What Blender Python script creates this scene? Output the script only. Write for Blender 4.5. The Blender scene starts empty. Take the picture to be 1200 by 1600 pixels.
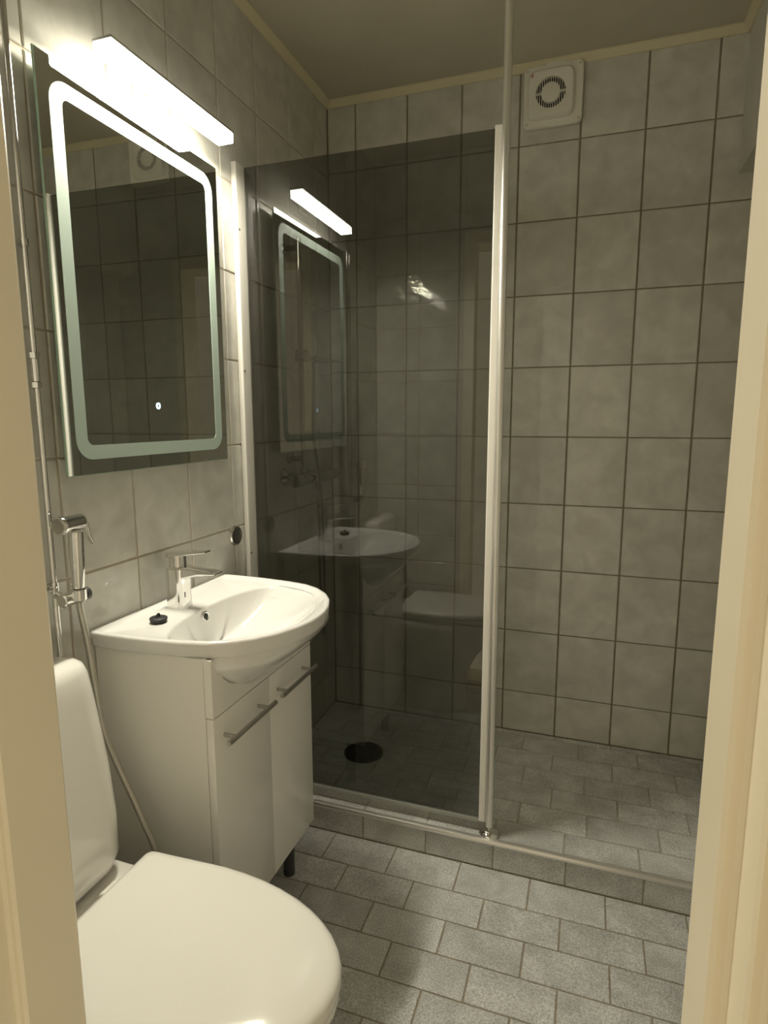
import bpy, bmesh, math, random
from mathutils import Vector, Matrix
random.seed(7)
scene = bpy.context.scene
col = scene.collection
PI = math.pi

# ------------------------------------------------------------------ camera
YAW, PITCH, ROLL = math.radians(18.95), math.radians(-8.84), math.radians(-0.13)
CAM = Vector((0.979, -2.256, 1.297))
F_PX = 941.1
fw = Vector((-math.sin(YAW)*math.cos(PITCH), math.cos(YAW)*math.cos(PITCH), math.sin(PITCH)))
rt = Vector((math.cos(YAW), math.sin(YAW), 0)); up = rt.cross(fw)
r2 = rt*math.cos(ROLL) + up*math.sin(ROLL); u2 = -rt*math.sin(ROLL) + up*math.cos(ROLL)
cd = bpy.data.cameras.new('camera'); cam = bpy.data.objects.new('camera', cd); col.objects.link(cam)
cd.sensor_fit = 'HORIZONTAL'; cd.sensor_width = 36; cd.lens = F_PX/1200*36; cd.clip_start = 0.02
M3 = Matrix((r2, u2, -fw)).transposed()
cam.matrix_world = Matrix.Translation(CAM) @ M3.to_4x4()
scene.camera = cam

# ------------------------------------------------------------------ world (dim warm hallway light beyond the door), exposure
w = bpy.data.worlds.new('world'); scene.world = w; w.use_nodes = True
w.node_tree.nodes['Background'].inputs[0].default_value = (1.0, 0.83, 0.56, 1)
w.node_tree.nodes['Background'].inputs[1].default_value = 0.62
LAMP_STRENGTH = 345.0
LAMP_COLOR = (1.0, 0.945, 0.78)
vs = scene.view_settings
vs.view_transform = 'Standard'; vs.look = 'None'; vs.gamma = 1; vs.use_curve_mapping = False
vs.exposure = 0.0

# ------------------------------------------------------------------ materials
def principled(name, color, rough=0.5, metal=0.0, **kw):
    m = bpy.data.materials.new(name); m.use_nodes = True
    b = m.node_tree.nodes['Principled BSDF']
    b.inputs['Base Color'].default_value = (*color, 1); b.inputs['Roughness'].default_value = rough
    b.inputs['Metallic'].default_value = metal
    for k, v in kw.items(): b.inputs[k].default_value = v
    return m
def tile_mat(name, c_dark, c_light, scale, rough, bump, bump_scale, speckle=0.0, var=0.06):
    m = principled(name, c_light, rough); nt = m.node_tree; N, L = nt.nodes, nt.links
    b = N['Principled BSDF']
    tc = N.new('ShaderNodeTexCoord'); oi = N.new('ShaderNodeObjectInfo')
    mul = N.new('ShaderNodeVectorMath'); mul.operation = 'SCALE'; mul.inputs[0].default_value = (37.1, 91.7, 53.3)
    L.new(oi.outputs['Random'], mul.inputs['Scale'])
    add = N.new('ShaderNodeVectorMath'); add.operation = 'ADD'
    L.new(tc.outputs['Object'], add.inputs[0]); L.new(mul.outputs[0], add.inputs[1])
    n1 = N.new('ShaderNodeTexNoise'); n1.inputs['Scale'].default_value = scale; n1.inputs['Detail'].default_value = 5
    n1.inputs['Distortion'].default_value = 0.35
    L.new(add.outputs[0], n1.inputs['Vector'])
    ramp = N.new('ShaderNodeValToRGB'); ramp.color_ramp.elements[0].position = 0.35; ramp.color_ramp.elements[1].position = 0.68
    ramp.color_ramp.elements[0].color = (*c_dark, 1); ramp.color_ramp.elements[1].color = (*c_light, 1)
    L.new(n1.outputs['Fac'], ramp.inputs['Fac'])
    out = ramp.outputs['Color']
    if speckle:
        n2 = N.new('ShaderNodeTexNoise'); n2.inputs['Scale'].default_value = 260; n2.inputs['Detail'].default_value = 2
        L.new(add.outputs[0], n2.inputs['Vector'])
        mr = N.new('ShaderNodeMapRange'); mr.inputs[1].default_value = 0.3; mr.inputs[2].default_value = 0.7
        mr.inputs[3].default_value = 1-speckle; mr.inputs[4].default_value = 1+speckle
        L.new(n2.outputs['Fac'], mr.inputs[0])
        mm = N.new('ShaderNodeVectorMath'); mm.operation = 'SCALE'
        L.new(out, mm.inputs[0]); L.new(mr.outputs[0], mm.inputs['Scale']); out = mm.outputs[0]
    mv = N.new('ShaderNodeMapRange'); mv.inputs[3].default_value = 1-var; mv.inputs[4].default_value = 1+var
    L.new(oi.outputs['Random'], mv.inputs[0])
    ms = N.new('ShaderNodeVectorMath'); ms.operation = 'SCALE'
    L.new(out, ms.inputs[0]); L.new(mv.outputs[0], ms.inputs['Scale'])
    L.new(ms.outputs[0], b.inputs['Base Color'])
    nb = N.new('ShaderNodeTexNoise'); nb.inputs['Scale'].default_value = bump_scale; nb.inputs['Detail'].default_value = 3
    L.new(add.outputs[0], nb.inputs['Vector'])
    bp = N.new('ShaderNodeBump'); bp.inputs['Strength'].default_value = bump; bp.inputs['Distance'].default_value = 0.002
    L.new(nb.outputs['Fac'], bp.inputs['Height']); L.new(bp.outputs[0], b.inputs['Normal'])
    return m
def noise_mat(name, c1, c2, scale, rough, bump=0.1):
    m = principled(name, c1, rough); nt = m.node_tree; N, L = nt.nodes, nt.links; b = N['Principled BSDF']
    tc = N.new('ShaderNodeTexCoord'); n1 = N.new('ShaderNodeTexNoise'); n1.inputs['Scale'].default_value = scale; n1.inputs['Detail'].default_value = 4
    L.new(tc.outputs['Object'], n1.inputs['Vector'])
    ramp = N.new('ShaderNodeValToRGB'); ramp.color_ramp.elements[0].position = 0.3; ramp.color_ramp.elements[1].position = 0.7
    ramp.color_ramp.elements[0].color = (*c1, 1); ramp.color_ramp.elements[1].color = (*c2, 1)
    L.new(n1.outputs['Fac'], ramp.inputs[0]); L.new(ramp.outputs[0], b.inputs['Base Color'])
    bp = N.new('ShaderNodeBump'); bp.inputs['Strength'].default_value = bump; bp.inputs['Distance'].default_value = 0.001
    L.new(n1.outputs['Fac'], bp.inputs['Height']); L.new(bp.outputs[0], b.inputs['Normal'])
    return m
def smoked_glass():
    m = bpy.data.materials.new('smoked_glass'); m.use_nodes = True; nt = m.node_tree; N, L = nt.nodes, nt.links
    N.remove(N['Principled BSDF']); out = N['Material Output']
    tr = N.new('ShaderNodeBsdfTransparent'); tr.inputs[0].default_value = (0.535, 0.54, 0.515, 1)
    gl = N.new('ShaderNodeBsdfGlossy'); gl.inputs['Roughness'].default_value = 0.0; gl.inputs[0].default_value = (1, 1, 1, 1)
    fr = N.new('ShaderNodeFresnel'); fr.inputs['IOR'].default_value = 1.85
    geo = N.new('ShaderNodeNewGeometry'); inv = N.new('ShaderNodeMath'); inv.operation = 'SUBTRACT'; inv.inputs[0].default_value = 1
    L.new(geo.outputs['Backfacing'], inv.inputs[1])
    mu = N.new('ShaderNodeMath'); mu.operation = 'MULTIPLY'; L.new(fr.outputs[0], mu.inputs[0]); L.new(inv.outputs[0], mu.inputs[1])
    mx = N.new('ShaderNodeMixShader'); L.new(mu.outputs[0], mx.inputs[0]); L.new(tr.outputs[0], mx.inputs[1]); L.new(gl.outputs[0], mx.inputs[2])
    L.new(mx.outputs[0], out.inputs['Surface'])
    return m
def emission(name, color, strength):
    m = bpy.data.materials.new(name); m.use_nodes = True; nt = m.node_tree; N, L = nt.nodes, nt.links
    N.remove(N['Principled BSDF']); e = N.new('ShaderNodeEmission'); e.inputs[0].default_value = (*color, 1); e.inputs[1].default_value = strength
    L.new(e.outputs[0], N['Material Output'].inputs['Surface']); return m

MT = {
 'wall_tile': tile_mat('glazed_wall_tile', (0.53, 0.515, 0.46), (0.65, 0.635, 0.575), 13.0, 0.04, 0.50, 18.0),
 'floor_tile': tile_mat('granite_floor_tile', (0.42, 0.42, 0.40), (0.57, 0.57, 0.545), 14.0, 0.42, 0.25, 90.0, speckle=0.32, var=0.08),
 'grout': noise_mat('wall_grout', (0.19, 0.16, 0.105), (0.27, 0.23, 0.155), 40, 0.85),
 'grout_light': noise_mat('wall_grout_pale', (0.40, 0.34, 0.25), (0.52, 0.45, 0.34), 40, 0.85),  # paler grout colour than on the back wall, for the other three walls
 'floor_grout': noise_mat('floor_grout', (0.25, 0.21, 0.15), (0.37, 0.32, 0.24), 30, 0.9),
 'shower_grout': noise_mat('shower_floor_grout', (0.34, 0.31, 0.25), (0.46, 0.42, 0.35), 30, 0.9),
 'ceiling': noise_mat('ceiling_paint', (0.50, 0.46, 0.36), (0.54, 0.50, 0.40), 6, 0.55, 0.05),
 'duct_paint': noise_mat('duct_paint', (0.60, 0.58, 0.52), (0.66, 0.64, 0.58), 8, 0.5, 0.05),
 'trim': principled('trim_paint', (0.66, 0.60, 0.42), 0.4),
 'door_paint': noise_mat('door_frame_paint', (0.82, 0.75, 0.58), (0.86, 0.79, 0.62), 3, 0.38, 0.02),
 'basin_porcelain': principled('basin_porcelain', (0.77, 0.76, 0.73), 0.07, **{'Coat Weight': 0.5, 'Coat Roughness': 0.03}),
 'porcelain': principled('porcelain', (0.86, 0.84, 0.79), 0.07, **{'Coat Weight': 0.5, 'Coat Roughness': 0.03}),
 'seat_plastic': principled('seat_plastic', (0.80, 0.78, 0.72), 0.10),
 'cabinet_white': principled('cabinet_lacquer', (0.86, 0.84, 0.79), 0.08),
 'cabinet_side': principled('cabinet_laminate', (0.84, 0.82, 0.76), 0.40),
 'chrome': principled('chrome', (0.82, 0.81, 0.79), 0.07, 1.0),
 'disc_face': principled('disc_face', (0.10, 0.095, 0.08), 0.35, 0.5),
 'steel': principled('brushed_steel', (0.50, 0.49, 0.46), 0.28, 1.0),
 'alu': principled('anodised_aluminium', (0.80, 0.78, 0.74), 0.32, 0.85),
 'grey_alu': principled('grey_profile', (0.50, 0.48, 0.43), 0.35),
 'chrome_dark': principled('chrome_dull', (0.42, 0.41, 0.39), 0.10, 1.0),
 'white_alu': principled('white_profile', (0.78, 0.75, 0.69), 0.30),
 'black': principled('black_rubber', (0.02, 0.02, 0.02), 0.5),
 'dark': principled('dark_void', (0.012, 0.011, 0.009), 0.7),
 'drain_metal': principled('drain_grate_metal', (0.05, 0.05, 0.048), 0.35, 0.6),
 'fan_white': principled('fan_plastic', (0.80, 0.77, 0.68), 0.4),
 'red_mark': principled('red_sticker', (0.55, 0.20, 0.15), 0.5),
 'mirror': principled('mirror_silver', (0.80, 0.83, 0.80), 0.0, 1.0),
 'glass_edge': principled('mirror_glass_edge', (0.30, 0.42, 0.32), 0.1),
 'frost': principled('frosted_band', (0.37, 0.45, 0.39), 0.55),
 'mirror_box': principled('mirror_back_box', (0.42, 0.41, 0.37), 0.5),
 'smoked': smoked_glass(),
 'lamp_body': principled('lamp_body', (0.75, 0.75, 0.75), 0.25, 0.9),
 'lamp_glow': emission('lamp_diffuser_glow', LAMP_COLOR, LAMP_STRENGTH),
 'lamp_edge': emission('lamp_edge_glow', LAMP_COLOR, LAMP_STRENGTH*0.04),
 'touch': emission('touch_button_glow', (0.55, 0.8, 1.0), 4.0),
 'hose': principled('silver_hose', (0.50, 0.48, 0.42), 0.3, 0.7),
 'grey_plastic': principled('dark_grey_plastic', (0.06, 0.06, 0.06), 0.35),
 'clear_seal': principled('seal_strip', (0.35, 0.36, 0.32), 0.3),
}

# ------------------------------------------------------------------ mesh helpers
def finish(name, bm, mat, parent=None, smooth=True, angle=35, loc=None):
    bmesh.ops.recalc_face_normals(bm, faces=bm.faces)
    me = bpy.data.meshes.new(name); bm.to_mesh(me); bm.free()
    if smooth:
        me.polygons.foreach_set('use_smooth', [True]*len(me.polygons)); me.set_sharp_from_angle(angle=math.radians(angle))
    me.materials.append(MT[mat] if isinstance(mat, str) else mat)
    return link(name, me, parent, loc)
def link(name, me, parent=None, loc=None):
    o = bpy.data.objects.new(name, me); col.objects.link(o)
    if parent is not None:
        o.parent = parent
        o.matrix_parent_inverse = Matrix.Identity(4)
        o.location = Vector(loc if loc is not None else (0, 0, 0)) - WORLD.get(parent.name, Vector((0, 0, 0)))
    else:
        o.location = loc if loc is not None else (0, 0, 0)
    WORLD[o.name] = Vector(loc if loc is not None else (0, 0, 0))
    return o
WORLD = {}
def tag(o, label=None, cat=None, group=None, kind=None):
    if label: o['label'] = label
    if cat: o['category'] = cat
    if group: o['group'] = group
    if kind: o['kind'] = kind
    return o
def thing(name, label, cat, loc, group=None, kind=None):
    o = bpy.data.objects.new(name, None); col.objects.link(o); o.location = loc; o.empty_display_size = 0.05
    WORLD[o.name] = Vector(loc)
    return tag(o, label, cat, group, kind)
def B(): return bmesh.new()
def box(bm, x0, x1, y0, y1, z0, z1, bev=0, seg=2):
    t = bmesh.new()
    bmesh.ops.create_cube(t, size=1)
    for v in t.verts: v.co = Vector((x0+(v.co.x+.5)*(x1-x0), y0+(v.co.y+.5)*(y1-y0), z0+(v.co.z+.5)*(z1-z0)))
    if bev: bmesh.ops.bevel(t, geom=t.edges[:], offset=bev, segments=seg, profile=0.5, affect='EDGES')
    merge(bm, t); return bm
def merge(bm, t):
    me = bpy.data.meshes.new('tmp'); t.to_mesh(me); t.free(); bm.from_mesh(me); bpy.data.meshes.remove(me)
def frame(d):
    d = Vector(d).normalized(); a = Vector((0, 0, 1)) if abs(d.z) < 0.9 else Vector((1, 0, 0))
    u = d.cross(a).normalized(); return u, d.cross(u).normalized()
def loft(bm, rings, cap0=True, cap1=True):
    R = [[bm.verts.new(p) for p in r] for r in rings]; n = len(R[0])
    for a, b in zip(R, R[1:]):
        for i in range(n): bm.faces.new((a[i], a[(i+1) % n], b[(i+1) % n], b[i]))
    if cap0: bm.faces.new(R[0][::-1])
    if cap1: bm.faces.new(R[-1])
    return bm
def ring(c, d, r, n):
    u, v = frame(d); c = Vector(c)
    return [c + (u*math.cos(2*PI*i/n) + v*math.sin(2*PI*i/n))*r for i in range(n)]
def lathe(bm, origin, axis, prof, n=32, cap0=True, cap1=True):
    o = Vector(origin); d = Vector(axis).normalized()
    return loft(bm, [ring(o+d*h, d, max(r, 1e-4), n) for r, h in prof], cap0, cap1)
def cyl(bm, p0, p1, r, n=24, bev=0.0):
    p0 = Vector(p0); p1 = Vector(p1); L = (p1-p0).length
    pr = [(r, 0), (r, L)] if not bev else [(r-bev, 0), (r, bev), (r, L-bev), (r-bev, L)]
    return lathe(bm, p0, p1-p0, pr, n)
def smooth_path(pts, k=8):
    P = [Vector(p) for p in pts]; P = [P[0]*2-P[1]] + P + [P[-1]*2-P[-2]]; out = []
    for i in range(1, len(P)-2):
        for j in range(k):
            t = j/k; a, b, c, d = P[i-1:i+3]
            out.append(0.5*((2*b)+(c-a)*t+(2*a-5*b+4*c-d)*t*t+(3*b-a-3*c+d)*t**3))
    return out + [P[-2]]
def tube(bm, pts, r, n=10, k=8):
    P = smooth_path(pts, k) if k else [Vector(p) for p in pts]; rings = []; prev = None
    for i, p in enumerate(P):
        d = (P[min(i+1, len(P)-1)] - P[max(i-1, 0)]).normalized()
        if prev is None: u, v = frame(d)
        else:
            u = (prev - d*prev.dot(d)).normalized(); v = d.cross(u)
        prev = u
        rings.append([p + (u*math.cos(2*PI*j/n) + v*math.sin(2*PI*j/n))*r for j in range(n)])
    return loft(bm, rings)
def rrect(x0, x1, y0, y1, r, n=6, rr=None):
    rr = rr or (r, r, r, r); out = []
    for (cx, cy, a0, q) in ((x1-rr[0], y1-rr[0], 0, rr[0]), (x0+rr[1], y1-rr[1], PI/2, rr[1]), (x0+rr[2], y0+rr[2], PI, rr[2]), (x1-rr[3], y0+rr[3], 1.5*PI, rr[3])):
        for i in range(n+1):
            a = a0 + PI/2*i/n; out.append((cx+q*math.cos(a), cy+q*math.sin(a)))
    return out
def prism(bm, poly, to3a, to3b):
    return loft(bm, [[to3a(*p) for p in poly], [to3b(*p) for p in poly]])

# ------------------------------------------------------------------ the room shell
XL, XR, YB, YD = -0.018, 1.460, 0.0, -1.806
XBOX = 1.370; ZBOX = 2.045
ZC = 2.460; Z_CROWN = 2.438
REC = 0.0028       # joint depth
DX0, DX1 = 0.4555, 1.066      # door opening
DZ = 2.06
SZ = 0.084        # raised shower floor
SY = -0.668       # step front

def struct(name, bm, mat, label, parent=None):
    o = finish(name, bm, mat, parent, smooth=False); o['kind'] = 'structure'; o['label'] = label; return o
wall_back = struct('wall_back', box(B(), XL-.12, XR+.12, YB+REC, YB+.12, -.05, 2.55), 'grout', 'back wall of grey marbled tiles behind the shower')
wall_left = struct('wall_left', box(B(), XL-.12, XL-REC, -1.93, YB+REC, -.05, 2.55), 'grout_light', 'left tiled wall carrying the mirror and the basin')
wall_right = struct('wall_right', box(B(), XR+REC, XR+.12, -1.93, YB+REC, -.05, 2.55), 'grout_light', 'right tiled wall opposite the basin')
fb = B()
box(fb, XL-REC, DX0-.045, -1.93, YD-REC, -.05, 2.55); box(fb, DX1+.045, XR+REC, -1.93, YD-REC, -.05, 2.55); box(fb, DX0-.045, DX1+.045, -1.93, YD-REC, DZ+.045, 2.55)
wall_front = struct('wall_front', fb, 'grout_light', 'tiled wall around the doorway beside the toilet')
floor = struct('floor', box(B(), XL-REC, XR+REC, YD-REC-.12, SY+.01, -.06, -REC), 'floor_grout', 'grey granite-look tiled bathroom floor in running bond')
step = struct('floor_shower', box(B(), XL-REC, XR+REC, SY+REC, YB+REC, -.06, SZ-REC), 'shower_grout', 'raised shower floor of grey tiles with tiled step front')
ceiling = struct('ceiling', box(B(), XL-.12, XR+.12, -1.93, YB+.12, ZC, ZC+.09), 'ceiling', 'cream painted ceiling over the bathroom')

_tm = {}
def tile_mesh(w, h, t=0.008, bev=0.0022):
    key = (round(w, 4), round(h, 4), t, bev)
    if key not in _tm:
        vs_, fs = [], []
        for (ix, z) in ((0, -t), (0, -bev*0.7), (bev, 0)):
            for sx, sy in ((-1, -1), (1, -1), (1, 1), (-1, 1)): vs_.append((sx*(w/2-ix), sy*(h/2-ix), z))
        for k in (0, 4):
            for i in range(4): fs.append((k+i, k+(i+1) % 4, k+4+(i+1) % 4, k+4+i))
        fs.append((8, 9, 10, 11))
        me = bpy.data.meshes.new('tile'); me.from_pydata(vs_, [], fs); me.update(); _tm[key] = me
    return _tm[key]
def put_tile(parent, c, w, h, U, V, mat, bev=0.0022, jit=0.0006):
    me = tile_mesh(w, h, bev=bev)
    if not me.materials: me.materials.append(MT[mat])
    o = bpy.data.objects.new('tile', me); col.objects.link(o)
    U = Vector(U); V = Vector(V); N = U.cross(V)
    rot = Matrix((U, V, N)).transposed().to_4x4()
    rot = rot @ Matrix.Rotation(random.uniform(-1, 1)*jit/max(h, .05)*1.6, 4, 'X') @ Matrix.Rotation(random.uniform(-1, 1)*jit/max(w, .05)*1.6, 4, 'Y')
    o.parent = parent
    o.matrix_basis = Matrix.Translation(Vector(c)) @ rot
    return o
def grid_wall(parent, us, vs_, org, U, V, mat, ju, jv, skip=None):
    org = Vector(org); U = Vector(U); V = Vector(V)
    for u0, u1 in zip(us, us[1:]):
        for v0, v1 in zip(vs_, vs_[1:]):
            w_ = u1-u0-ju; h_ = v1-v0-jv
            if w_ < .012 or h_ < .012: continue
            cu, cv = (u0+u1)/2, (v0+v1)/2
            if skip and skip(u0, u1, v0, v1): continue
            put_tile(parent, org+U*cu+V*cv, w_, h_, U, V, mat)
H = 0.2458
rows_b = [SZ] + [(9-r)*H for r in range(8, -1, -1)] + [2.452]
cols_b = [XL] + [0.095+0.2*c for c in range(7)] + [XR]
grid_wall(wall_back, cols_b, rows_b, (0, YB, 0), (1, 0, 0), (0, 0, 1), 'wall_tile', .0055, .0038)
HL = 0.2445
rows_l = [0.0] + [1.2205+(4-r)*HL for r in range(8, -1, -1)] + [2.452]
ycols = sorted([-0.727-0.2035*k for k in range(-3, 6)]); ycols = [YD] + [y for y in ycols if YD+.01 < y < -.01] + [YB]
# left wall: U x V must point to +x  (U = +y, V = +z)
rows_ls = [SZ]+rows_l[1:]
ysh = [y for y in ycols if y >= SY+.0] ; 
def left_tiles(parent, xx, sgn):
    for y0, y1 in zip(ycols, ycols[1:]):
        for v0, v1 in zip(rows_l, rows_l[1:]):
            segs = [(y0, y1, v0)]
            if v0 == 0.0:
                if y0 >= SY-.02: segs = [(y0, y1, SZ)]
                elif y1 > SY: segs = [(y0, SY, 0.0), (SY, y1, SZ)]
            for a, b, vv in segs:
                if b-a < .02: continue
                put_tile(parent, (xx, (a+b)/2, (vv+v1)/2), b-a-.0045, v1-vv-.0038, (0, sgn, 0), (0, 0, 1), 'wall_tile')
left_tiles(wall_left, XL, 1)
left_tiles(wall_right, XR, -1)
# front wall around the doorway (faces +y): U = -x
for x0, x1 in ((XL, .195), (.195, DX0-.047), (DX1+.047, XR)):
    for v0, v1 in zip(rows_l, rows_l[1:]):
        put_tile(wall_front, ((x0+x1)/2, YD, (v0+v1)/2), x1-x0-.0045, v1-v0-.0038, (-1, 0, 0), (0, 0, 1), 'wall_tile')
xs = [DX0-.047, .62, .82, 1.02, DX1+.047]
for x0, x1 in zip(xs, xs[1:]):
    for v0, v1 in ((DZ+.047, rows_l[-2]), (rows_l[-2], rows_l[-1])):
        put_tile(wall_front, ((x0+x1)/2, YD, (v0+v1)/2), x1-x0-.0045, v1-v0-.0038, (-1, 0, 0), (0, 0, 1), 'wall_tile')
# main floor, running bond
fy = [SY, -.785, -.889, -.993, -1.095] + [-1.095-.102*k for k in range(1, 7)] + [YD]
offs = [.273, .361, .479, .564, .669, .763, .866, .966, .66, .76, .86, .96]
def bond(parent, ylist, offs_, z, jw=.0042):
    for (y1, y0), o in zip(zip(ylist, ylist[1:]), offs_):
        if y1-y0 < .02: continue
        e = [XL] + [x for x in (o+.2*k for k in range(-7, 8)) if XL+.015 < x < XR-.015] + [XR]
        for x0, x1 in zip(e, e[1:]):
            put_tile(parent, ((x0+x1)/2, (y0+y1)/2, z), x1-x0-jw, y1-y0-jw, (1, 0, 0), (0, 1, 0), 'floor_tile', bev=.0015, jit=.0004)
bond(floor, fy, offs, 0.0)
sy = [YB, -.030, -.134, -.240, -.345, -.450, -.556, SY]
bond(step, sy, [.9, .987, .9, 1.01, .91, 1.02, .96], SZ)
e = [XL] + [.16+.2015*k for k in range(0, 6)] + [XR]
for x0, x1 in zip(e, e[1:]):
    put_tile(step, ((x0+x1)/2, SY, SZ/2), x1-x0-.004, SZ-.004, (1, 0, 0), (0, 0, 1), 'floor_tile', bev=.0015, jit=.0003)

# crown strips
def crown(n, poly_pts, label):
    b = B(); loft(b, poly_pts); return struct('trim_%d' % n, b, 'trim', label)
def prof(a, b):  # a = into-room offset, b = z
    return [(0, Z_CROWN), (.006, Z_CROWN), (.022, Z_CROWN+.018), (.022, ZC+.001), (0, ZC+.001)]
P_ = prof(0, 0)
crown(1, [[(XL, YB-a, z) for a, z in P_], [(XBOX, YB-a, z) for a, z in P_]], 'cream crown strip along the top of the back wall')
crown(2, [[(XL+a, YD, z) for a, z in P_], [(XL+a, YB, z) for a, z in P_]], 'cream crown strip along the top of the left wall')
crown(3, [[(XBOX-a, YD, z) for a, z in P_], [(XBOX-a, YB, z) for a, z in P_]], 'cream crown strip along the top of the boxed duct')
duct = struct('trim_4', box(B(), XBOX, XR, YD, YB, ZBOX, ZC), 'duct_paint', 'grey boxed duct running under the ceiling along the right wall')

# door frame (rebated)
door = thing('door_1', 'cream painted door frame the view looks through', None, ((DX0+DX1)/2, YD, 0), kind='structure')
del_cat = door.keys()
YJ0 = -1.955
def jamb(x, s):
    # profile in (x,y): s=-1 left jamb (solid to -x), s=+1 right jamb
    pr = [(0, YD+.004), (.003, YD+.008), (.050, YD+.008), (.050, YJ0), (.024, YJ0), (.021, YJ0+.004), (.021, YD-.107), (.018, YD-.104), (.013, YD-.104), (.011, YD-.101), (.011, YD-.068), (.008, YD-.065), (.003, YD-.065), (0, YD-.062)]
    b = B(); loft(b, [[(x+s*a, y, 0.0) for a, y in pr], [(x+s*a, y, DZ) for a, y in pr]])
    return finish('jamb', b, 'door_paint', door, smooth=False)
jamb(DX0, -1); jamb(DX1, 1)
b = B(); box(b, DX0-.05, DX1+.05, YJ0, YD+.008, DZ, DZ+.05); finish('lintel', b, 'door_paint', door, smooth=False)
b = B(); box(b, DX0-.05, DX1+.05, YJ0, YD-.005, -.02, .018, .005); finish('threshold', b, 'door_paint', door)

# ------------------------------------------------------------------ vanity lamp
LX0, LX1, LY0, LY1, LZ = 0.046, 0.090, -1.237, -0.826, 1.990
lamp = thing('wall_lamp', 'slim glowing white light bar above the mirror', 'lamp', (XL, (LY0+LY1)/2, LZ))
b = B(); box(b, LX0-.001, LX1+.001, LY0-.001, LY1+.001, LZ+.014, LZ+.020, .0015); finish('housing', b, 'lamp_body', lamp)
b = B(); box(b, LX0, LX1, LY0, LY1, LZ-.007, LZ+.014, .002, 2); finish('glowing_edge', b, 'lamp_edge', lamp)
b = B(); box(b, LX0+.002, LX1-.002, LY0+.002, LY1-.002, LZ-.0085, LZ-.0065); finish('diffuser', b, 'lamp_glow', lamp, smooth=False)
b = B(); box(b, XL, LX0+.002, -1.040, -1.020, LZ+.014, LZ+.020, .0015); finish('arm', b, 'lamp_body', lamp)
b = B(); box(b, XL, XL+.008, -1.060, -1.000, LZ+.010, LZ+.034, .003); finish('wall_plate', b, 'fan_white', lamp)

# ------------------------------------------------------------------ mirror
MX, MY0, MY1, MZ0, MZ1 = 0.012, -1.348, -0.786, 1.184, 1.950
mir = thing('mirror', 'rectangular wall mirror with frosted light band above the basin', 'mirror', (XL, (MY0+MY1)/2, MZ0))
b = B(); box(b, MX-.005, MX-.0002, MY0, MY1, MZ0, MZ1, .0008, 1); g = finish('glass_pane', b, 'glass_edge', mir)
b = B(); box(b, MX-.0004, MX, MY0+.0016, MY1-.0016, MZ0+.0016, MZ1-.0016); finish('reflective_face', b, 'mirror', mir, smooth=False)
b = B(); box(b, XL+.005, MX-.005, MY0+.03, MY1-.03, MZ0+.03, MZ1-.03); finish('back_box', b, 'mirror_box', mir, smooth=False)
oy0, oy1, oz0, oz1 = MY0+.027, MY1-.025, MZ0+.031, MZ1-.033
o_ = rrect(oy0, oy1, oz0, oz1, .042, 8); i_ = rrect(oy0+.029, oy1-.029, oz0+.029, oz1-.029, .016, 8)
b = B(); n = len(o_)
V0 = [b.verts.new((MX+.0006, y, z)) for y, z in o_]; V1 = [b.verts.new((MX+.0006, y, z)) for y, z in i_]
V2 = [b.verts.new((MX-.0001, y, z)) for y, z in o_]; V3 = [b.verts.new((MX-.0001, y, z)) for y, z in i_]
for k in range(n):
    j = (k+1) % n
    b.faces.new((V0[k], V0[j], V1[j], V1[k])); b.faces.new((V2[k], V2[j], V0[j], V0[k])); b.faces.new((V1[k], V1[j], V3[j], V3[k]))
finish('frosted_band', b, 'frost', mir, smooth=False)['label'] = 'pale green frosted band'
b = B(); lathe(b, (MX-.0003, -1.070, 1.327), (1, 0, 0), [(.0035, 0), (.0035, .0008), (.0075, .0008), (.0075, 0)], 24, False, False)
mir.rotation_euler.z = math.radians(0.75)
tb = finish('touch_button', b, 'touch', mir); tb['label'] = 'small glowing blue touch switch'

# ------------------------------------------------------------------ washbasin
SCY = -1.045; RZ = 0.850
def sym(pts): # pts (x, halfwidth) from back to front tip -> closed loop
    a = [(x, SCY+h) for x, h in pts]; c = [(x, SCY-h) for x, h in reversed(pts)]
    if pts[-1][1] == 0: c = c[1:]
    return a + c
def smooth_closed(P, k=6):
    n = len(P); out = []
    for i in range(n):
        a, b_, c, d = (Vector((*P[(i+j-1) % n], 0)) for j in range(4))
        for q in range(k):
            t = q/k; v = 0.5*((2*b_)+(c-a)*t+(2*a-5*b_+4*c-d)*t*t+(3*b_-a-3*c+d)*t**3); out.append((v.x, v.y))
    return out
def dens(pts, k):
    out = []
    for (a, b_), (c, d) in zip(pts, pts[1:]):
        for q in range(k): out.append((a+(c-a)*q/k, b_+(d-b_)*q/k))
    return out+[pts[-1]]
out_pts = [(XL+.001, .252), (XL+.008, .2555), (.05, .256), (.12, .254), (.20, .246), (.262, .232), (.305, .209), (.345, .172), (.375, .128), (.396, .075), (.404, .035), (.406, 0)]
OUTER = sym(out_pts)
CEN = (0.21, SCY)
def radial(poly, th):
    dx, dy = math.cos(th), math.sin(th); best = None; n = len(poly)
    for i in range(n):
        x1, y1 = poly[i][0]-CEN[0], poly[i][1]-CEN[1]; x2, y2 = poly[(i+1) % n][0]-CEN[0], poly[(i+1) % n][1]-CEN[1]
        ex, ey = x2-x1, y2-y1; den = dx*ey-dy*ex
        if abs(den) < 1e-12: continue
        t = (x1*ey-y1*ex)/den; s = (x1*dy-y1*dx)/den
        if t > 0 and -1e-9 <= s <= 1+1e-9: best = t if best is None else max(best, t)
    return best
NA = 144
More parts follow.
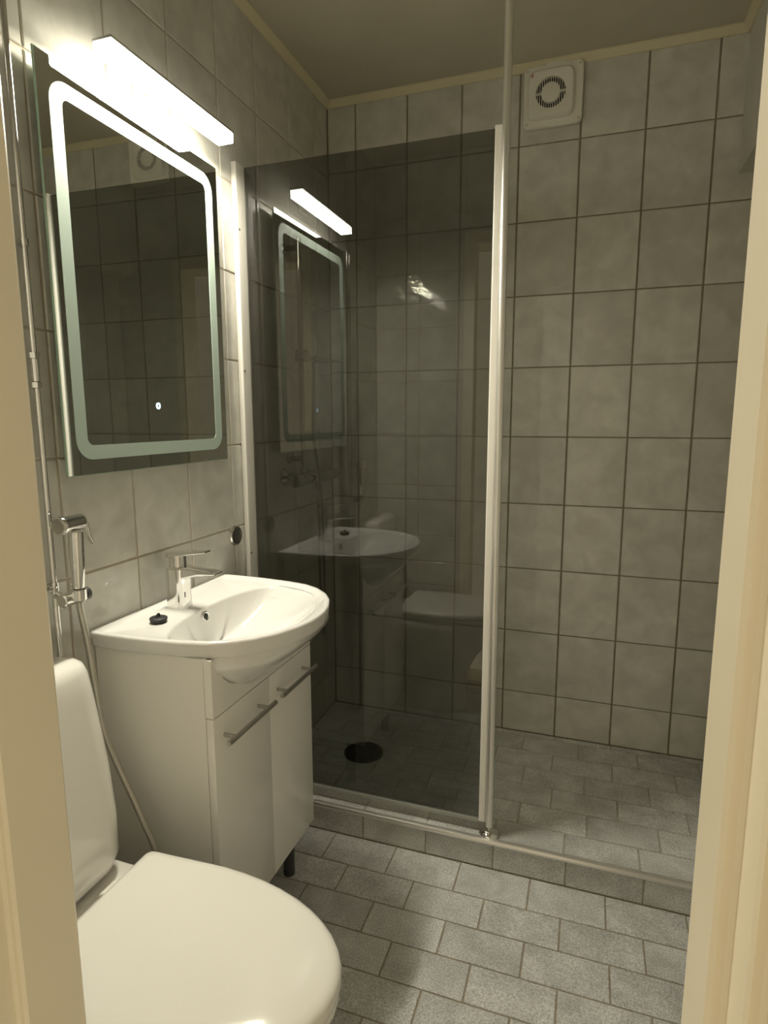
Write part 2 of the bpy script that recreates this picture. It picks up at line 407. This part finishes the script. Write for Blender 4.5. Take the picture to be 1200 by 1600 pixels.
# angles denser near the back corners
TH = [2*PI*i/NA for i in range(NA)]
ca = math.atan2(.252, XL-CEN[0])
for sgn in (1, -1):
    tgt = (ca*sgn) % (2*PI); k = min(range(NA), key=lambda i: abs(TH[i]-tgt)); TH[k] = tgt
def rad_ring(poly, z, inset=0.0, scale=1.0):
    R = []
    for th in TH:
        r = radial(poly, th)*scale - inset; R.append((CEN[0]+r*math.cos(th), CEN[1]+r*math.sin(th), z(th, r) if callable(z) else z))
    return R
basin_pts = [(.100, 0), (.102, .06), (.112, .125), (.135, .185), (.165, .212), (.215, .212), (.262, .197), (.300, .170), (.332, .130), (.354, .080), (.363, .035), (.365, 0)]
BAS = sym(basin_pts[1:])
BAS = [(basin_pts[0][0], SCY)] + [(x, SCY+h) for x, h in basin_pts[1:-1]] + [(.365, SCY)] + [(x, SCY-h) for x, h in reversed(basin_pts[1:-1])]
BASs = smooth_closed(BAS, 4)
def scaled(poly, c, s): return [(c[0]+(x-c[0])*s, c[1]+(y-c[1])*s) for x, y in poly]
rings = []
# underside of the bowl, from bottom up
def under(z, x0, x1, hw, e=2.4):
    cx, a = (x0+x1)/2, (x1-x0)/2; R = []
    for th in TH:
        c, s = math.cos(th), math.sin(th)
        R.append((cx+a*math.copysign(abs(c)**(2/e), c), SCY+hw*math.copysign(abs(s)**(2/e), s)))
    return rad_ring(R, z)
def mixr(A, Bq, t): return [tuple(a_+(b_-a_)*t for a_, b_ in zip(p, q)) for p, q in zip(A, Bq)]
apron = rad_ring(OUTER, RZ-.030, .003)
low = under(.690, .13, .245, .09)
mid1 = under(.706, .09, .286, .165); mid2 = under(.742, .06, .328, .195); mid3 = under(.785, .03, .380, .232, 2.4)
def tuck(R):
    out = []
    for x, y, z in R:
        dy = y-SCY; t = min(1, max(0, (x-.20)/.06)); t = t*t*(3-2*t); k = min(1, .203/max(abs(dy), 1e-6))
        out.append((x, SCY+dy*(k+(1-k)*t), z))
    return out
mid3 = tuck(mid3); mid4 = tuck(under(.803, .01, .394, .240, 2.3))
def flat_under(z, ins_side, ins_front):
    R = []
    for th in TH:
        r = radial(OUTER, th); x = CEN[0]+r*math.cos(th); t = min(1, max(0, (x-.22)/.07)); t = t*t*(3-2*t)
        r -= ins_side+(ins_front-ins_side)*t; R.append((CEN[0]+r*math.cos(th), CEN[1]+r*math.sin(th), z))
    return R
rings += [low, mid1, mid2, mid3, mid4, flat_under(RZ-.0345, .045, .004), flat_under(RZ-.034, .006, .0035), apron, rad_ring(OUTER, RZ-.006, 0), rad_ring(OUTER, RZ-.0015, .0015), rad_ring(OUTER, RZ, .005),
          rad_ring(OUTER, RZ, .012), rad_ring(OUTER, RZ-.002, .017), rad_ring(OUTER, RZ-.008, .024), rad_ring(OUTER, RZ-.009, .028)]
def bz(poly, z): return rad_ring(poly, z)
edge = bz(BASs, RZ-.0125)
rings += [bz(scaled(BASs, (.20, SCY), 1.03), RZ-.010), edge]
def shrink(t, dz):      # scoop that deepens towards the upright back of the basin
    R = []
    for x, y, z in edge:
        q = min(1, max(0, (x-.100)/.10)); bx = .106 + (x-.106)*t if x > .106 else x+(1-t)*.012
        R.append((bx if q > 0 else x, SCY+(y-SCY)*t, RZ-dz))
    return R
rings += [shrink(.985, .0165), shrink(.95, .026), shrink(.86, .045), shrink(.74, .065), shrink(.58, .085), shrink(.40, .101), shrink(.22, .109), shrink(.08, .111)]
basin = thing('washbasin', 'white ceramic basin with bowed front set on the cabinet', 'washbasin', (XL, SCY, .690))
b = B(); loft(b, rings); finish('bowl', b, 'basin_porcelain', basin, angle=66)
b = B(); lathe(b, (.150, SCY, RZ-.1105), (0, 0, 1), [(.024, 0), (.024, .002), (.019, .003), (.016, .0005)], 24); finish('waste_ring', b, 'chrome', basin)
# overflow ring on the sloped back of the basin
oc = Vector((.1032, -1.056, RZ-.031)); od = Vector((1, 0, .10)).normalized()
b = B(); lathe(b, oc-od*.004, od, [(.0125, 0), (.0125, .006), (.0105, .0075), (.0078, .0065), (.0078, .004)], 24); ov = finish('overflow_ring', b, 'chrome', basin)
b = B(); lathe(b, oc-od*.003, od, [(.0074, 0), (.0074, .0062)], 20); finish('overflow_hole', b, 'dark', ov)

# plug
pl = thing('basin_plug', 'small black rubber plug lying on the basin ledge', 'plug', (.068, -1.180, RZ-.009))
b = B(); lathe(b, (.068, -1.180, RZ-.0088), (0, 0, 1), [(.0165, 0), (.018, .002), (.018, .006), (.0195, .0065), (.0195, .0105), (.017, .012)], 28); finish('stopper', b, 'black', pl)
b = B(); tube(b, [(.068, -1.186, RZ+.002), (.068, -1.184, RZ+.009), (.068, -1.178, RZ+.010), (.068, -1.175, RZ+.002)], .0022, 8, 5); finish('loop', b, 'black', pl)

# faucet
FX, FY, FZ = 0.037, -1.066, RZ-.0095
fa = thing('basin_faucet', 'chrome single-lever mixer tap on the basin', 'faucet', (FX, FY, FZ))
b = B(); loft(b, [[(FX+x, FY+y, z) for x, y in rrect(-w_, w_+.002, -w_, w_, w_*.62, 6)] for w_, z in ((.0255, FZ), (.0255, FZ+.004), (.0240, FZ+.03), (.0240, FZ+.085), (.0245, FZ+.098))]); finish('body', b, 'chrome', fa)
b = B()
secs = []
for x, z0, z1, hw in ((FX-.015, FZ+.072, FZ+.104, .019), (FX+.03, FZ+.074, FZ+.1035, .019), (FX+.065, FZ+.084, FZ+.101, .0185), (FX+.095, FZ+.088, FZ+.0985, .018), (FX+.112, FZ+.0905, FZ+.0965, .0175), (FX+.117, FZ+.092, FZ+.095, .0165)):
    secs.append([(x, FY+y, z) for y, z in rrect(-hw, hw, z0, z1, min((z1-z0)*.32, .006), 4)])
loft(b, secs); sp = finish('spout', b, 'chrome', fa)
b = B(); cyl(b, (FX+.098, FY, FZ+.091), (FX+.098, FY, FZ+.083), .009, 16, .001); finish('aerator', b, 'steel', sp)
b = B(); lathe(b, (FX+.002, FY, FZ+.102), (0, 0, 1), [(.0205, 0), (.0205, .026), (.0195, .029)], 28); finish('cartridge', b, 'chrome', fa)
b = B(); secs = []
for x, z0, z1, hw in ((FX-.022, FZ+.122, FZ+.139, .0185), (FX+.01, FZ+.1285, FZ+.1405, .0195), (FX+.045, FZ+.134, FZ+.1425, .017), (FX+.078, FZ+.1395, FZ+.145, .014), (FX+.089, FZ+.142, FZ+.1455, .012)):
    secs.append([(x, FY+y, z) for y, z in rrect(-hw, hw, z0, z1, min((z1-z0)*.4, .004), 4)])
loft(b, secs); finish('lever', b, 'chrome', fa)
b = B(); box(b, FX+.0225, FX+.0262, FY-.012, FY-.008, FZ+.028, FZ+.042, .0006, 1); finish('sensor_mark', b, 'dark', fa)

# ------------------------------------------------------------------ vanity cabinet
CX0, CX1, CY0, CY1, CZ0, CZ1 = XL+.002, .277, -1.284, -.836, .165, .816
cab = thing('vanity_cabinet', 'white two-door vanity cabinet on short legs under the basin', 'cabinet', ((CX0+CX1)/2, (CY0+CY1)/2, 0))
T = .016; DTH = .018; CF = CX1-DTH-.0015
b = B(); box(b, CX0, CF, CY0, CY0+T, CZ0, CZ1, .0008, 1); finish('side_panel', b, 'cabinet_side', cab)
b = B(); box(b, CX0, CF, CY1-T, CY1, CZ0, CZ1, .0008, 1); finish('side_panel', b, 'cabinet_side', cab)
b = B(); box(b, CX0, CF, CY0+T, CY1-T, CZ0, CZ0+T); finish('bottom_panel', b, 'cabinet_side', cab, smooth=False)
b = B(); box(b, CX0, CX0+.006, CY0+T, CY1-T, CZ0+T, .64); finish('back_panel', b, 'cabinet_side', cab, smooth=False)
MIDY = -1.0605; SEAM = .690
# drawer front with the cut-out that follows the bowl
poly = [(CY0, SEAM+.0015), (CY1, SEAM+.0015), (CY1, CZ1)]
arc = []
for k in range(0, 25):
    t = k/24; y = CY1-.004-(CY1-CY0-.008)*t; q = abs(y-SCY)/((CY1-CY0)/2-.004+.0); q = min(1, q)
    arc.append((y, .7125 + (CZ1-.7125)*(1-math.sqrt(max(0, 1-q**3.0)))))
poly = [(CY0, SEAM+.0015), (CY1, SEAM+.0015), (CY1, CZ1)] + arc + [(CY0, CZ1)]
b = B(); loft(b, [[(CX1-DTH, y, z) for y, z in poly], [(CX1, y, z) for y, z in poly]]); finish('drawer_front', b, 'cabinet_white', cab, angle=30)
def handle(parent, y0, y1, z):
    b = B(); x = CX1+.030
    tube(b, [(x, y0, z), (x, y1, z)], .0055, 14, 0)
    for yy in (y0+.030, y1-.030): tube(b, [(CX1, yy, z), (x, yy, z)], .0045, 12, 0)
    return finish('handle', b, 'steel', parent)
for (y0, y1, h0, h1) in ((CY0, MIDY-.001, -1.278, -1.083), (MIDY+.001, CY1, -1.052, -.858)):
    b = B(); box(b, CX1-DTH, CX1, y0, y1, CZ0-.002, SEAM-.0015, .0012, 2); d = finish('door', b, 'cabinet_white', cab)
    handle(d, h0, h1, .640)['label'] = 'brushed steel bar handle'
for yy in (CY0+.035, CY1-.035):
    for xx in (.045, .212):
        b = B(); lathe(b, (xx, yy, 0.0), (0, 0, 1), [(.0165, 0), (.0165, .012), (.0125, .014), (.0125, .020), (.0165, .022), (.0165, CZ0)], 20); finish('leg', b, 'grey_plastic', cab)

# ------------------------------------------------------------------ toilet
TY = -1.568
toi = thing('toilet', 'white close-coupled toilet with the lid closed beside the doorway', 'toilet', (.30, TY, 0))
def dshape(x0, x1, hw, xm, e, rb, n=22, w0=None):
    # straight back at x0, superellipse front from xm to x1
    pts = []; w0 = w0 if w0 is not None else hw
    for i in range(n+1):
        a = PI/2*(1-2*i/n); c, s = max(math.cos(a), 0), math.sin(a)
        pts.append((xm+(x1-xm)*c**(2/e), hw*math.copysign(abs(s)**(2/e), s)))
    back = []
    for i in range(5):
        a = 1.5*PI - PI/2*i/4; back.append((x0+rb+rb*math.cos(a), -w0+rb+rb*math.sin(a)))
    for i in range(5):
        a = PI - PI/2*i/4; back.append((x0+rb+rb*math.cos(a), w0-rb+rb*math.sin(a)))
    return pts + back
LZ0, LZ1 = .455, .482
def lidring(z, ins, x0=.206, x1=.6665, hw=.168, xm=.37): return [(x, TY+y, z) for x, y in dshape(x0+ins, x1-ins, hw-ins, xm, 2.12, .014, w0=.160-ins)]
b = B(); loft(b, [lidring(LZ0, .004), lidring(LZ0+.003, .0), lidring(LZ1-.014, 0), lidring(LZ1-.007, .003), lidring(LZ1-.002, .010), lidring(LZ1, .020), lidring(LZ1+.001, .06), lidring(LZ1+.0015, .12)])
finish('lid', b, 'seat_plastic', toi, angle=60)
b = B(); loft(b, [lidring(.432, .008), lidring(.436, .003), lidring(.448, .003), lidring(.4535, .008)]); finish('seat', b, 'seat_plastic', toi, angle=60)
for s in (-1, 1):
    b = B(); cyl(b, (.190, TY+s*.075-.02, .447), (.190, TY+s*.075+.02, .447), .011, 18, .002); finish('hinge', b, 'seat_plastic', toi)
bw = []
for z, x0, x1, hw, xm in ((0, .10, .50, .095, .36), (.012, .095, .505, .10, .36), (.05, .10, .49, .095, .35), (.16, .08, .49, .10, .34), (.26, .05, .545, .125, .35), (.34, .035, .61, .150, .36), (.395, .03, .640, .160, .37), (.424, .03, .645, .162, .37), (.430, .034, .641, .158, .37)):
    bw.append([(x, TY+y, z) for x, y in dshape(x0, x1, hw, xm, 2.15, .025)])
b = B(); loft(b, bw); finish('bowl', b, 'porcelain', toi, angle=50)
tk = []
for z, xf, hw, r in ((.4305, .125, .135, .05), (.436, .140, .148, .05), (.450, .153, .158, .055), (.475, .160, .164, .055), (.55, .1585, .166, .055), (.65, .149, .1655, .055), (.75, .133, .163, .053), (.80, .125, .161, .052), (.832, .119, .158, .050), (.845, .113, .153, .046), (.852, .103, .144, .038), (.8545, .088, .130, .026)):
    tk.append([(x, TY+y, z) for x, y in rrect(.022 if z < .84 else .022+(z-.84)*1.0, xf, -hw, hw, r, 7, rr=(r, .02, .02, r))])
b = B(); loft(b, tk); tank = finish('tank', b, 'porcelain', toi, angle=55)
b = B(); lathe(b, (.060, TY, .8515), (0, 0, 1), [(.022, 0), (.022, .006), (.020, .008)], 28); fbn = finish('flush_button', b, 'chrome', tank)

# ------------------------------------------------------------------ water pipes on the left wall
PX = .004
def pipe(y, label):
    t = thing('water_pipe', label, 'pipe', (PX, y, 0), 'chrome pipes on the left wall')
    b = B(); tube(b, [(PX, y, 0), (PX, y, Z_CROWN)], .006, 14, 0); finish('tube', b, 'chrome', t)
    b = B(); lathe(b, (PX, y, 0), (0, 0, 1), [(.018, 0), (.018, .004), (.008, .012)], 20); finish('collar', b, 'chrome', t)
    return t
p1 = pipe(-1.391, 'thin chrome pipe rising beside the mirror, the one nearer to it')
p2 = pipe(-1.419, 'thin chrome pipe rising beside the mirror, the one nearer the doorway')
for z in (1.352, 1.405):
    b = B(); lathe(b, (PX, -1.391, z), (0, 0, 1), [(.006, 0), (.0105, .002), (.0105, .012), (.006, .014)], 6); finish('coupling_nut', b, 'chrome', p1)
b = B(); lathe(b, (PX, -1.391, 1.366), (0, 0, 1), [(.008, 0), (.008, .040)], 14); finish('coupling', b, 'chrome', p1)
for z in (1.608,):
    for y, p in ((-1.391, p1), (-1.419, p2)):
        b = B(); tube(b, [(XL, y+.0, z), (PX, y, z)], .004, 10, 0); lathe(b, (PX, y, z-.006), (0, 0, 1), [(.0085, 0), (.0085, .012)], 16); finish('wall_clip', b, 'chrome', p)
b = B(); tube(b, [(PX, -1.391, .972), (PX, -1.419, .972)], .0055, 12, 0)
lathe(b, (PX, -1.391, .960), (0, 0, 1), [(.0085, 0), (.0085, .024)], 16); lathe(b, (PX, -1.419, .960), (0, 0, 1), [(.0085, 0), (.0085, .024)], 16); finish('cross_link', b, 'chrome', p1)

# ------------------------------------------------------------------ hand sprayer by the toilet
SXX = .048
sh = thing('sprayer_holder', 'chrome wall holder and valve for the hand sprayer', 'holder', (SXX, -1.385, .955))
b = B(); tube(b, [(PX+.004, -1.391, .958), (SXX, -1.391, .958)], .008, 14, 0); finish('stem', b, 'chrome', sh)
b = B(); cyl(b, (SXX, -1.418, .957), (SXX, -1.370, .957), .0135, 24, .002); finish('valve_body', b, 'chrome', sh)
b = B(); lathe(b, (SXX, -1.370, .957), (0, 1, 0), [(.007, 0), (.007, .004), (.0135, .005), (.0135, .014), (.011, .016)], 20); finish('valve_knob', b, 'grey_plastic', sh)
b = B(); lathe(b, (SXX+.012, -1.387, .950), (0, 0, 1), [(.010, 0), (.0145, .004), (.0145, .024), (.0125, .026)], 24); finish('cradle', b, 'chrome', sh)
sp = thing('hand_sprayer', 'chrome trigger hand sprayer hanging beside the toilet tank', 'sprayer', (SXX+.012, -1.387, .975))
hx = SXX+.012
b = B(); lathe(b, (hx, -1.387, .9765), (-.02, .06, 1), [(.011, 0), (.0125, .006), (.0135, .05), (.0140, .100), (.0135, .108)], 26); finish('grip', b, 'chrome', sp)
b = B(); lathe(b, (hx-.002, -1.419, 1.1015), (0, 1, .03), [(.0165, 0), (.0178, .002), (.0178, .008), (.0160, .012), (.0160, .050), (.0125, .056), (.008, .060)], 28); finish('head', b, 'chrome', sp)
b = B(); lathe(b, (hx-.002, -1.4205, 1.1015), (0, 1, .03), [(.0145, 0), (.0145, .004)], 24); finish('spray_face', b, 'steel', sp)
b = B()
secs = []
for (y, z, hw) in ((-1.366, 1.112, .005), (-1.359, 1.108, .006), (-1.355, 1.095, .006), (-1.351, 1.075, .0055), (-1.344, 1.058, .005), (-1.340, 1.054, .004)):
    secs.append([(hx-.002+a, y+c, z) for a, c in rrect(-hw, hw, -.0022, .0022, .002, 3)])
loft(b, secs); finish('trigger', b, 'chrome', sp)
b = B(); tube(b, [(hx, -1.387, .952), (hx-.002, -1.384, .93), (.048, -1.365, .86), (.040, -1.347, .76), (.045, -1.338, .655), (.076, -1.330, .557), (.116, -1.328, .470), (.146, -1.328, .400), (.155, -1.330, .320), (.12, -1.335, .235), (.06, -1.36, .20), (PX+.008, -1.391, .20)], .0065, 12, 10); finish('hose', b, 'hose', sp)

# round cap on the wall
rc = thing('chrome_disc', 'round chrome-rimmed disc on the tiles beside the shower profile', 'disc', (XL, -.733, .953))
b = B(); lathe(b, (XL-.001, -.733, .953), (1, 0, 0), [(.030, 0), (.030, .010), (.0275, .013), (.0245, .012), (.0245, .007)], 36); finish('rim', b, 'chrome', rc)
b = B(); lathe(b, (XL+.004, -.733, .953), (1, 0, 0), [(.0243, 0), (.0243, .005), (.012, .0068)], 32); finish('face', b, 'disc_face', rc)

# ------------------------------------------------------------------ shower screen
GY = -.630; GX1 = .716; GZ0, GZ1 = .127, 2.006
scr = thing('shower_screen', 'smoked glass shower screen fixed between left wall and pole', 'shower screen', (.35, GY, GZ0))
b = B(); box(b, XL+.012, GX1+.004, GY-.003, GY+.003, GZ0, GZ1, .0006, 1); finish('glass_pane', b, 'smoked', scr, smooth=False)
b = B(); loft(b, [[(x, y, z) for x, y in rrect(GX1, GX1+.020, GY-.011, GY+.011, .004, 4)] for z in (GZ0-.002, GZ1+.004)]); finish('edge_profile', b, 'white_alu', scr)
b = B()
loft(b, [[(x, y, z) for x, y in rrect(XL+.0005, XL+.018, GY-.046, GY+.008, .0035, 4)] for z in (SZ+.002, GZ1+.002)]); wp = finish('wall_profile', b, 'grey_alu', scr)
for z in (1.830, 1.436, .888, .45):
    b = B(); lathe(b, (XL+.0175, GY-.038, z), (1, 0, 0), [(.0038, 0), (.0038, .0012), (.0015, .0022)], 14); finish('screw', b, 'chrome', wp)
b = B(); box(b, XL+.014, GX1+.001, GY-.004, GY+.004, GZ0-.012, GZ0+.001, .001, 1); finish('bottom_seal', b, 'clear_seal', scr)

pole = thing('support_pole', 'aluminium floor-to-ceiling pole at the edge of the shower screen', 'pole', (.746, -.641, SZ))
b = B(); tube(b, [(.7475, -.641, SZ+.032), (.7435, -.641, ZC)], .0105, 20, 0); finish('tube', b, 'alu', pole)
b = B(); lathe(b, (.7475, -.641, SZ), (0, 0, 1), [(.022, 0), (.0275, .005), (.0275, .011), (.023, .017), (.011, .021), (.0065, .022), (.0065, .036)], 28); finish('foot', b, 'chrome', pole)
b = B(); lathe(b, (.7435, -.641, ZC-.012), (0, 0, 1), [(.012, 0), (.018, .006), (.018, .012)], 24); finish('ceiling_flange', b, 'alu', pole)

st = B(); pr = [(SY-.006, SZ-.004), (SY-.0075, SZ+.002), (SY-.005, SZ+.0085), (SY+.001, SZ+.0105), (SY+.010, SZ+.0085), (SY+.013, SZ+.001), (SY+.013, SZ), (SY, SZ)]
loft(st, [[(XL+.002, y, z) for y, z in pr], [(XR-.002, y, z) for y, z in pr]])
so = finish('edge_strip', st, 'alu'); tag(so, 'aluminium edge strip along the front of the shower step', 'strip')

# ------------------------------------------------------------------ shower fittings behind the glass
mix = thing('shower_mixer', 'chrome thermostatic bar mixer on the shower wall behind the glass', 'mixer', (XL, -.32, 1.09))
MXx = .058
for y in (-.405, -.255):
    b = B(); lathe(b, (XL, y, 1.098), (1, 0, 0), [(.032, 0), (.032, .006), (.020, .016), (.014, .018), (.014, .062)], 28); finish('wall_union', b, 'chrome_dark', mix)
b = B(); cyl(b, (MXx, -.435, 1.092), (MXx, -.205, 1.092), .0205, 28, .002); finish('bar', b, 'chrome_dark', mix)
b = B(); lathe(b, (MXx, -.437, 1.092), (0, -1, 0), [(.021, 0), (.0225, .004), (.0225, .040), (.019, .046)], 24); finish('temperature_knob', b, 'chrome_dark', mix)
b = B(); lathe(b, (MXx, -.203, 1.092), (0, 1, 0), [(.021, 0), (.0225, .004), (.0225, .040), (.019, .046)], 24); finish('flow_knob', b, 'chrome_dark', mix)
b = B(); cyl(b, (MXx, -.30, 1.074), (MXx, -.30, 1.048), .010, 18, .001); finish('outlet', b, 'chrome_dark', mix)

RXx = .040
rail = thing('shower_rail', 'slim chrome riser rail on the shower wall behind the glass', 'rail', (XL, -.376, 1.15))
b = B(); tube(b, [(RXx, -.378, 1.14), (RXx, -.378, 1.88)], .0085, 16, 0); finish('rod', b, 'chrome_dark', rail)
for z in (1.16, 1.85):
    b = B(); lathe(b, (XL, -.378, z), (1, 0, 0), [(.018, 0), (.018, .006), (.009, .010), (.009, .058)], 20); finish('bracket', b, 'chrome_dark', rail)
b = B(); box(b, RXx-.016, RXx+.022, -.394, -.362, 1.485, 1.525, .005); finish('slider', b, 'chrome_dark', rail)
tray = thing('soap_tray', 'small chrome wire soap tray on the shower rail', 'soap tray', (.06, -.27, 1.49))
b = B()
for x in (.012, .030, .048, .066, .084): tube(b, [(x, -.360, 1.500), (x, -.170, 1.500)], .0022, 8, 0)
finish('wires', b, 'chrome_dark', tray)
b = B(); tube(b, [(.008, -.362, 1.502), (.088, -.362, 1.502), (.088, -.168, 1.502), (.008, -.168, 1.502), (.008, -.362, 1.502)], .003, 8, 0); finish('rim', b, 'chrome_dark', tray)
hs = thing('hand_shower', 'chrome hand shower hanging in the rail slider behind the glass', 'hand shower', (.07, -.385, 1.50))
b = B(); lathe(b, (.074, -.368, 1.500), (.12, -1, -.02), [(.007, 0), (.0085, .01), (.0095, .06), (.011, .085)], 18); finish('grip', b, 'chrome_dark', hs)
b = B(); lathe(b, (.084, -.458, 1.499), (.45, -.45, -.77), [(.008, -.012), (.019, -.004), (.022, .003), (.022, .008), (.019, .010)], 26); finish('head', b, 'chrome_dark', hs)
b = B(); tube(b, [(.074, -.366, 1.500), (.073, -.352, 1.47), (.070, -.350, 1.38), (.068, -.352, 1.24), (.088, -.348, 1.09), (.092, -.340, .95), (.090, -.330, .75), (.085, -.322, .57), (.075, -.312, .51), (.062, -.302, .58), (.058, -.300, .85), (.058, -.300, 1.05)], .0055, 10, 10); finish('hose', b, 'chrome_dark', hs)

# floor drain
dr = thing('floor_drain', 'round dark drain grate in the shower floor', 'drain', (.240, -.340, SZ))
b = B(); lathe(b, (.240, -.340, SZ-.004), (0, 0, 1), [(.072, 0), (.072, .006), (.068, .0072), (.060, .0060), (.060, .002)], 40, True, True); finish('rim', b, 'drain_metal', dr)
b = B(); lathe(b, (.240, -.340, SZ-.002), (0, 0, 1), [(.060, 0), (.060, .0025)], 36); finish('well', b, 'dark', dr)
for k in range(9):
    x = .240-.048+.012*k; hh = math.sqrt(max(.0588**2-(x-.240)**2, 0))
    b = B(); box(b, x-.0035, x+.0035, -.340-hh, -.340+hh, SZ, SZ+.0025, .0008, 1); finish('slat', b, 'drain_metal', dr)

# ------------------------------------------------------------------ extractor fan
FXc, FZc = .803, 2.350
fan = thing('extractor_fan', 'square white extractor fan high on the back wall', 'fan', (FXc, YB, FZc))
b = B(); hw = .095
pl = rrect(FXc-hw, FXc+hw, FZc-hw, FZc+hw, .014, 3)
loft(b, [[(x, y, z) for x, z in rrect(FXc-hw+i, FXc+hw-i, FZc-hw+i, FZc+hw-i, .016, 4)] for y, i in ((YB-.001, 0), (-.016, 0), (-.020, .003))]); plate = finish('back_plate', b, 'fan_white', fan)
b = B(); hw2 = .068
no = 64
def sq_ring(y, h, r):
    P = []
    for k in range(no):
        a = 2*PI*k/no; c, s = math.cos(a), math.sin(a); e_ = 7.0
        rr_ = h/((abs(c)**e_+abs(s)**e_)**(1/e_)); P.append((FXc-.006+rr_*c, y, FZc+.002+rr_*s))
    return P
def ci_ring(y, r): return [(FXc-.006+r*math.cos(2*PI*k/no), y, FZc+.002+r*math.sin(2*PI*k/no)) for k in range(no)]
loft(b, [sq_ring(-.018, .076, 0), sq_ring(-.030, .074, 0), sq_ring(-.036, .069, 0), ci_ring(-.037, .050), ci_ring(-.036, .0475), ci_ring(-.022, .0475)], False, False); hous = finish('cover', b, 'fan_white', fan, angle=40)
b = B(); lathe(b, (FXc-.006, -.0205, FZc+.002), (0, -1, 0), [(.0475, 0), (.0475, .003)], 40); finish('duct', b, 'dark', fan)
b = B(); lathe(b, (FXc-.006, -.026, FZc+.002), (0, -1, 0), [(.031, 0), (.031, .009), (.028, .012), (.001, .0135)], 40); finish('hub', b, 'fan_white', fan)
for k in range(13):
    x = -.042+.007*k; h1 = math.sqrt(max(.0470**2-x*x, 0)); h0 = math.sqrt(max(.0300**2-x*x, 0)) if abs(x) < .03 else 0
    if h1 < .005: continue
    for s in (1, -1):
        if h0 == 0 and s == -1: continue
        lo, hi = (h0, h1) if h0 else (-h1, h1)
        b = B(); box(b, FXc-.006+x-.0011, FXc-.006+x+.0011, -.034, -.026, FZc+.002+(lo if s == 1 else -hi), FZc+.002+(hi if s == 1 else -lo)); finish('slat', b, 'fan_white', fan, smooth=False)
b = B(); box(b, FXc-.054, FXc-.034, -.034, -.029, FZc-.001, FZc+.005); finish('crossbar', b, 'fan_white', fan, smooth=False)
b = B(); box(b, FXc+.022, FXc+.042, -.034, -.029, FZc-.001, FZc+.005); finish('crossbar', b, 'fan_white', fan, smooth=False)
for sx in (-1, 1):
    for sz in (-1, 1):
        b = B(); lathe(b, (FXc+sx*.083, -.0195, FZc+sz*.081), (0, -1, 0), [(.003, 0), (.003, .0012)], 12); finish('screw', b, 'steel', fan)
b = B(); lathe(b, (FXc+.005, -.001, FZc+.094), (0, -1, 0), [(.030, 0), (.030, .013), (.027, .016)], 32); finish('cord_cover', b, 'fan_white', fan)
b = B(); box(b, FXc-.070, FXc-.062, -.0365, -.0345, FZc+.052, FZc+.064, .001, 1); finish('indicator_mark', b, 'red_mark', fan)
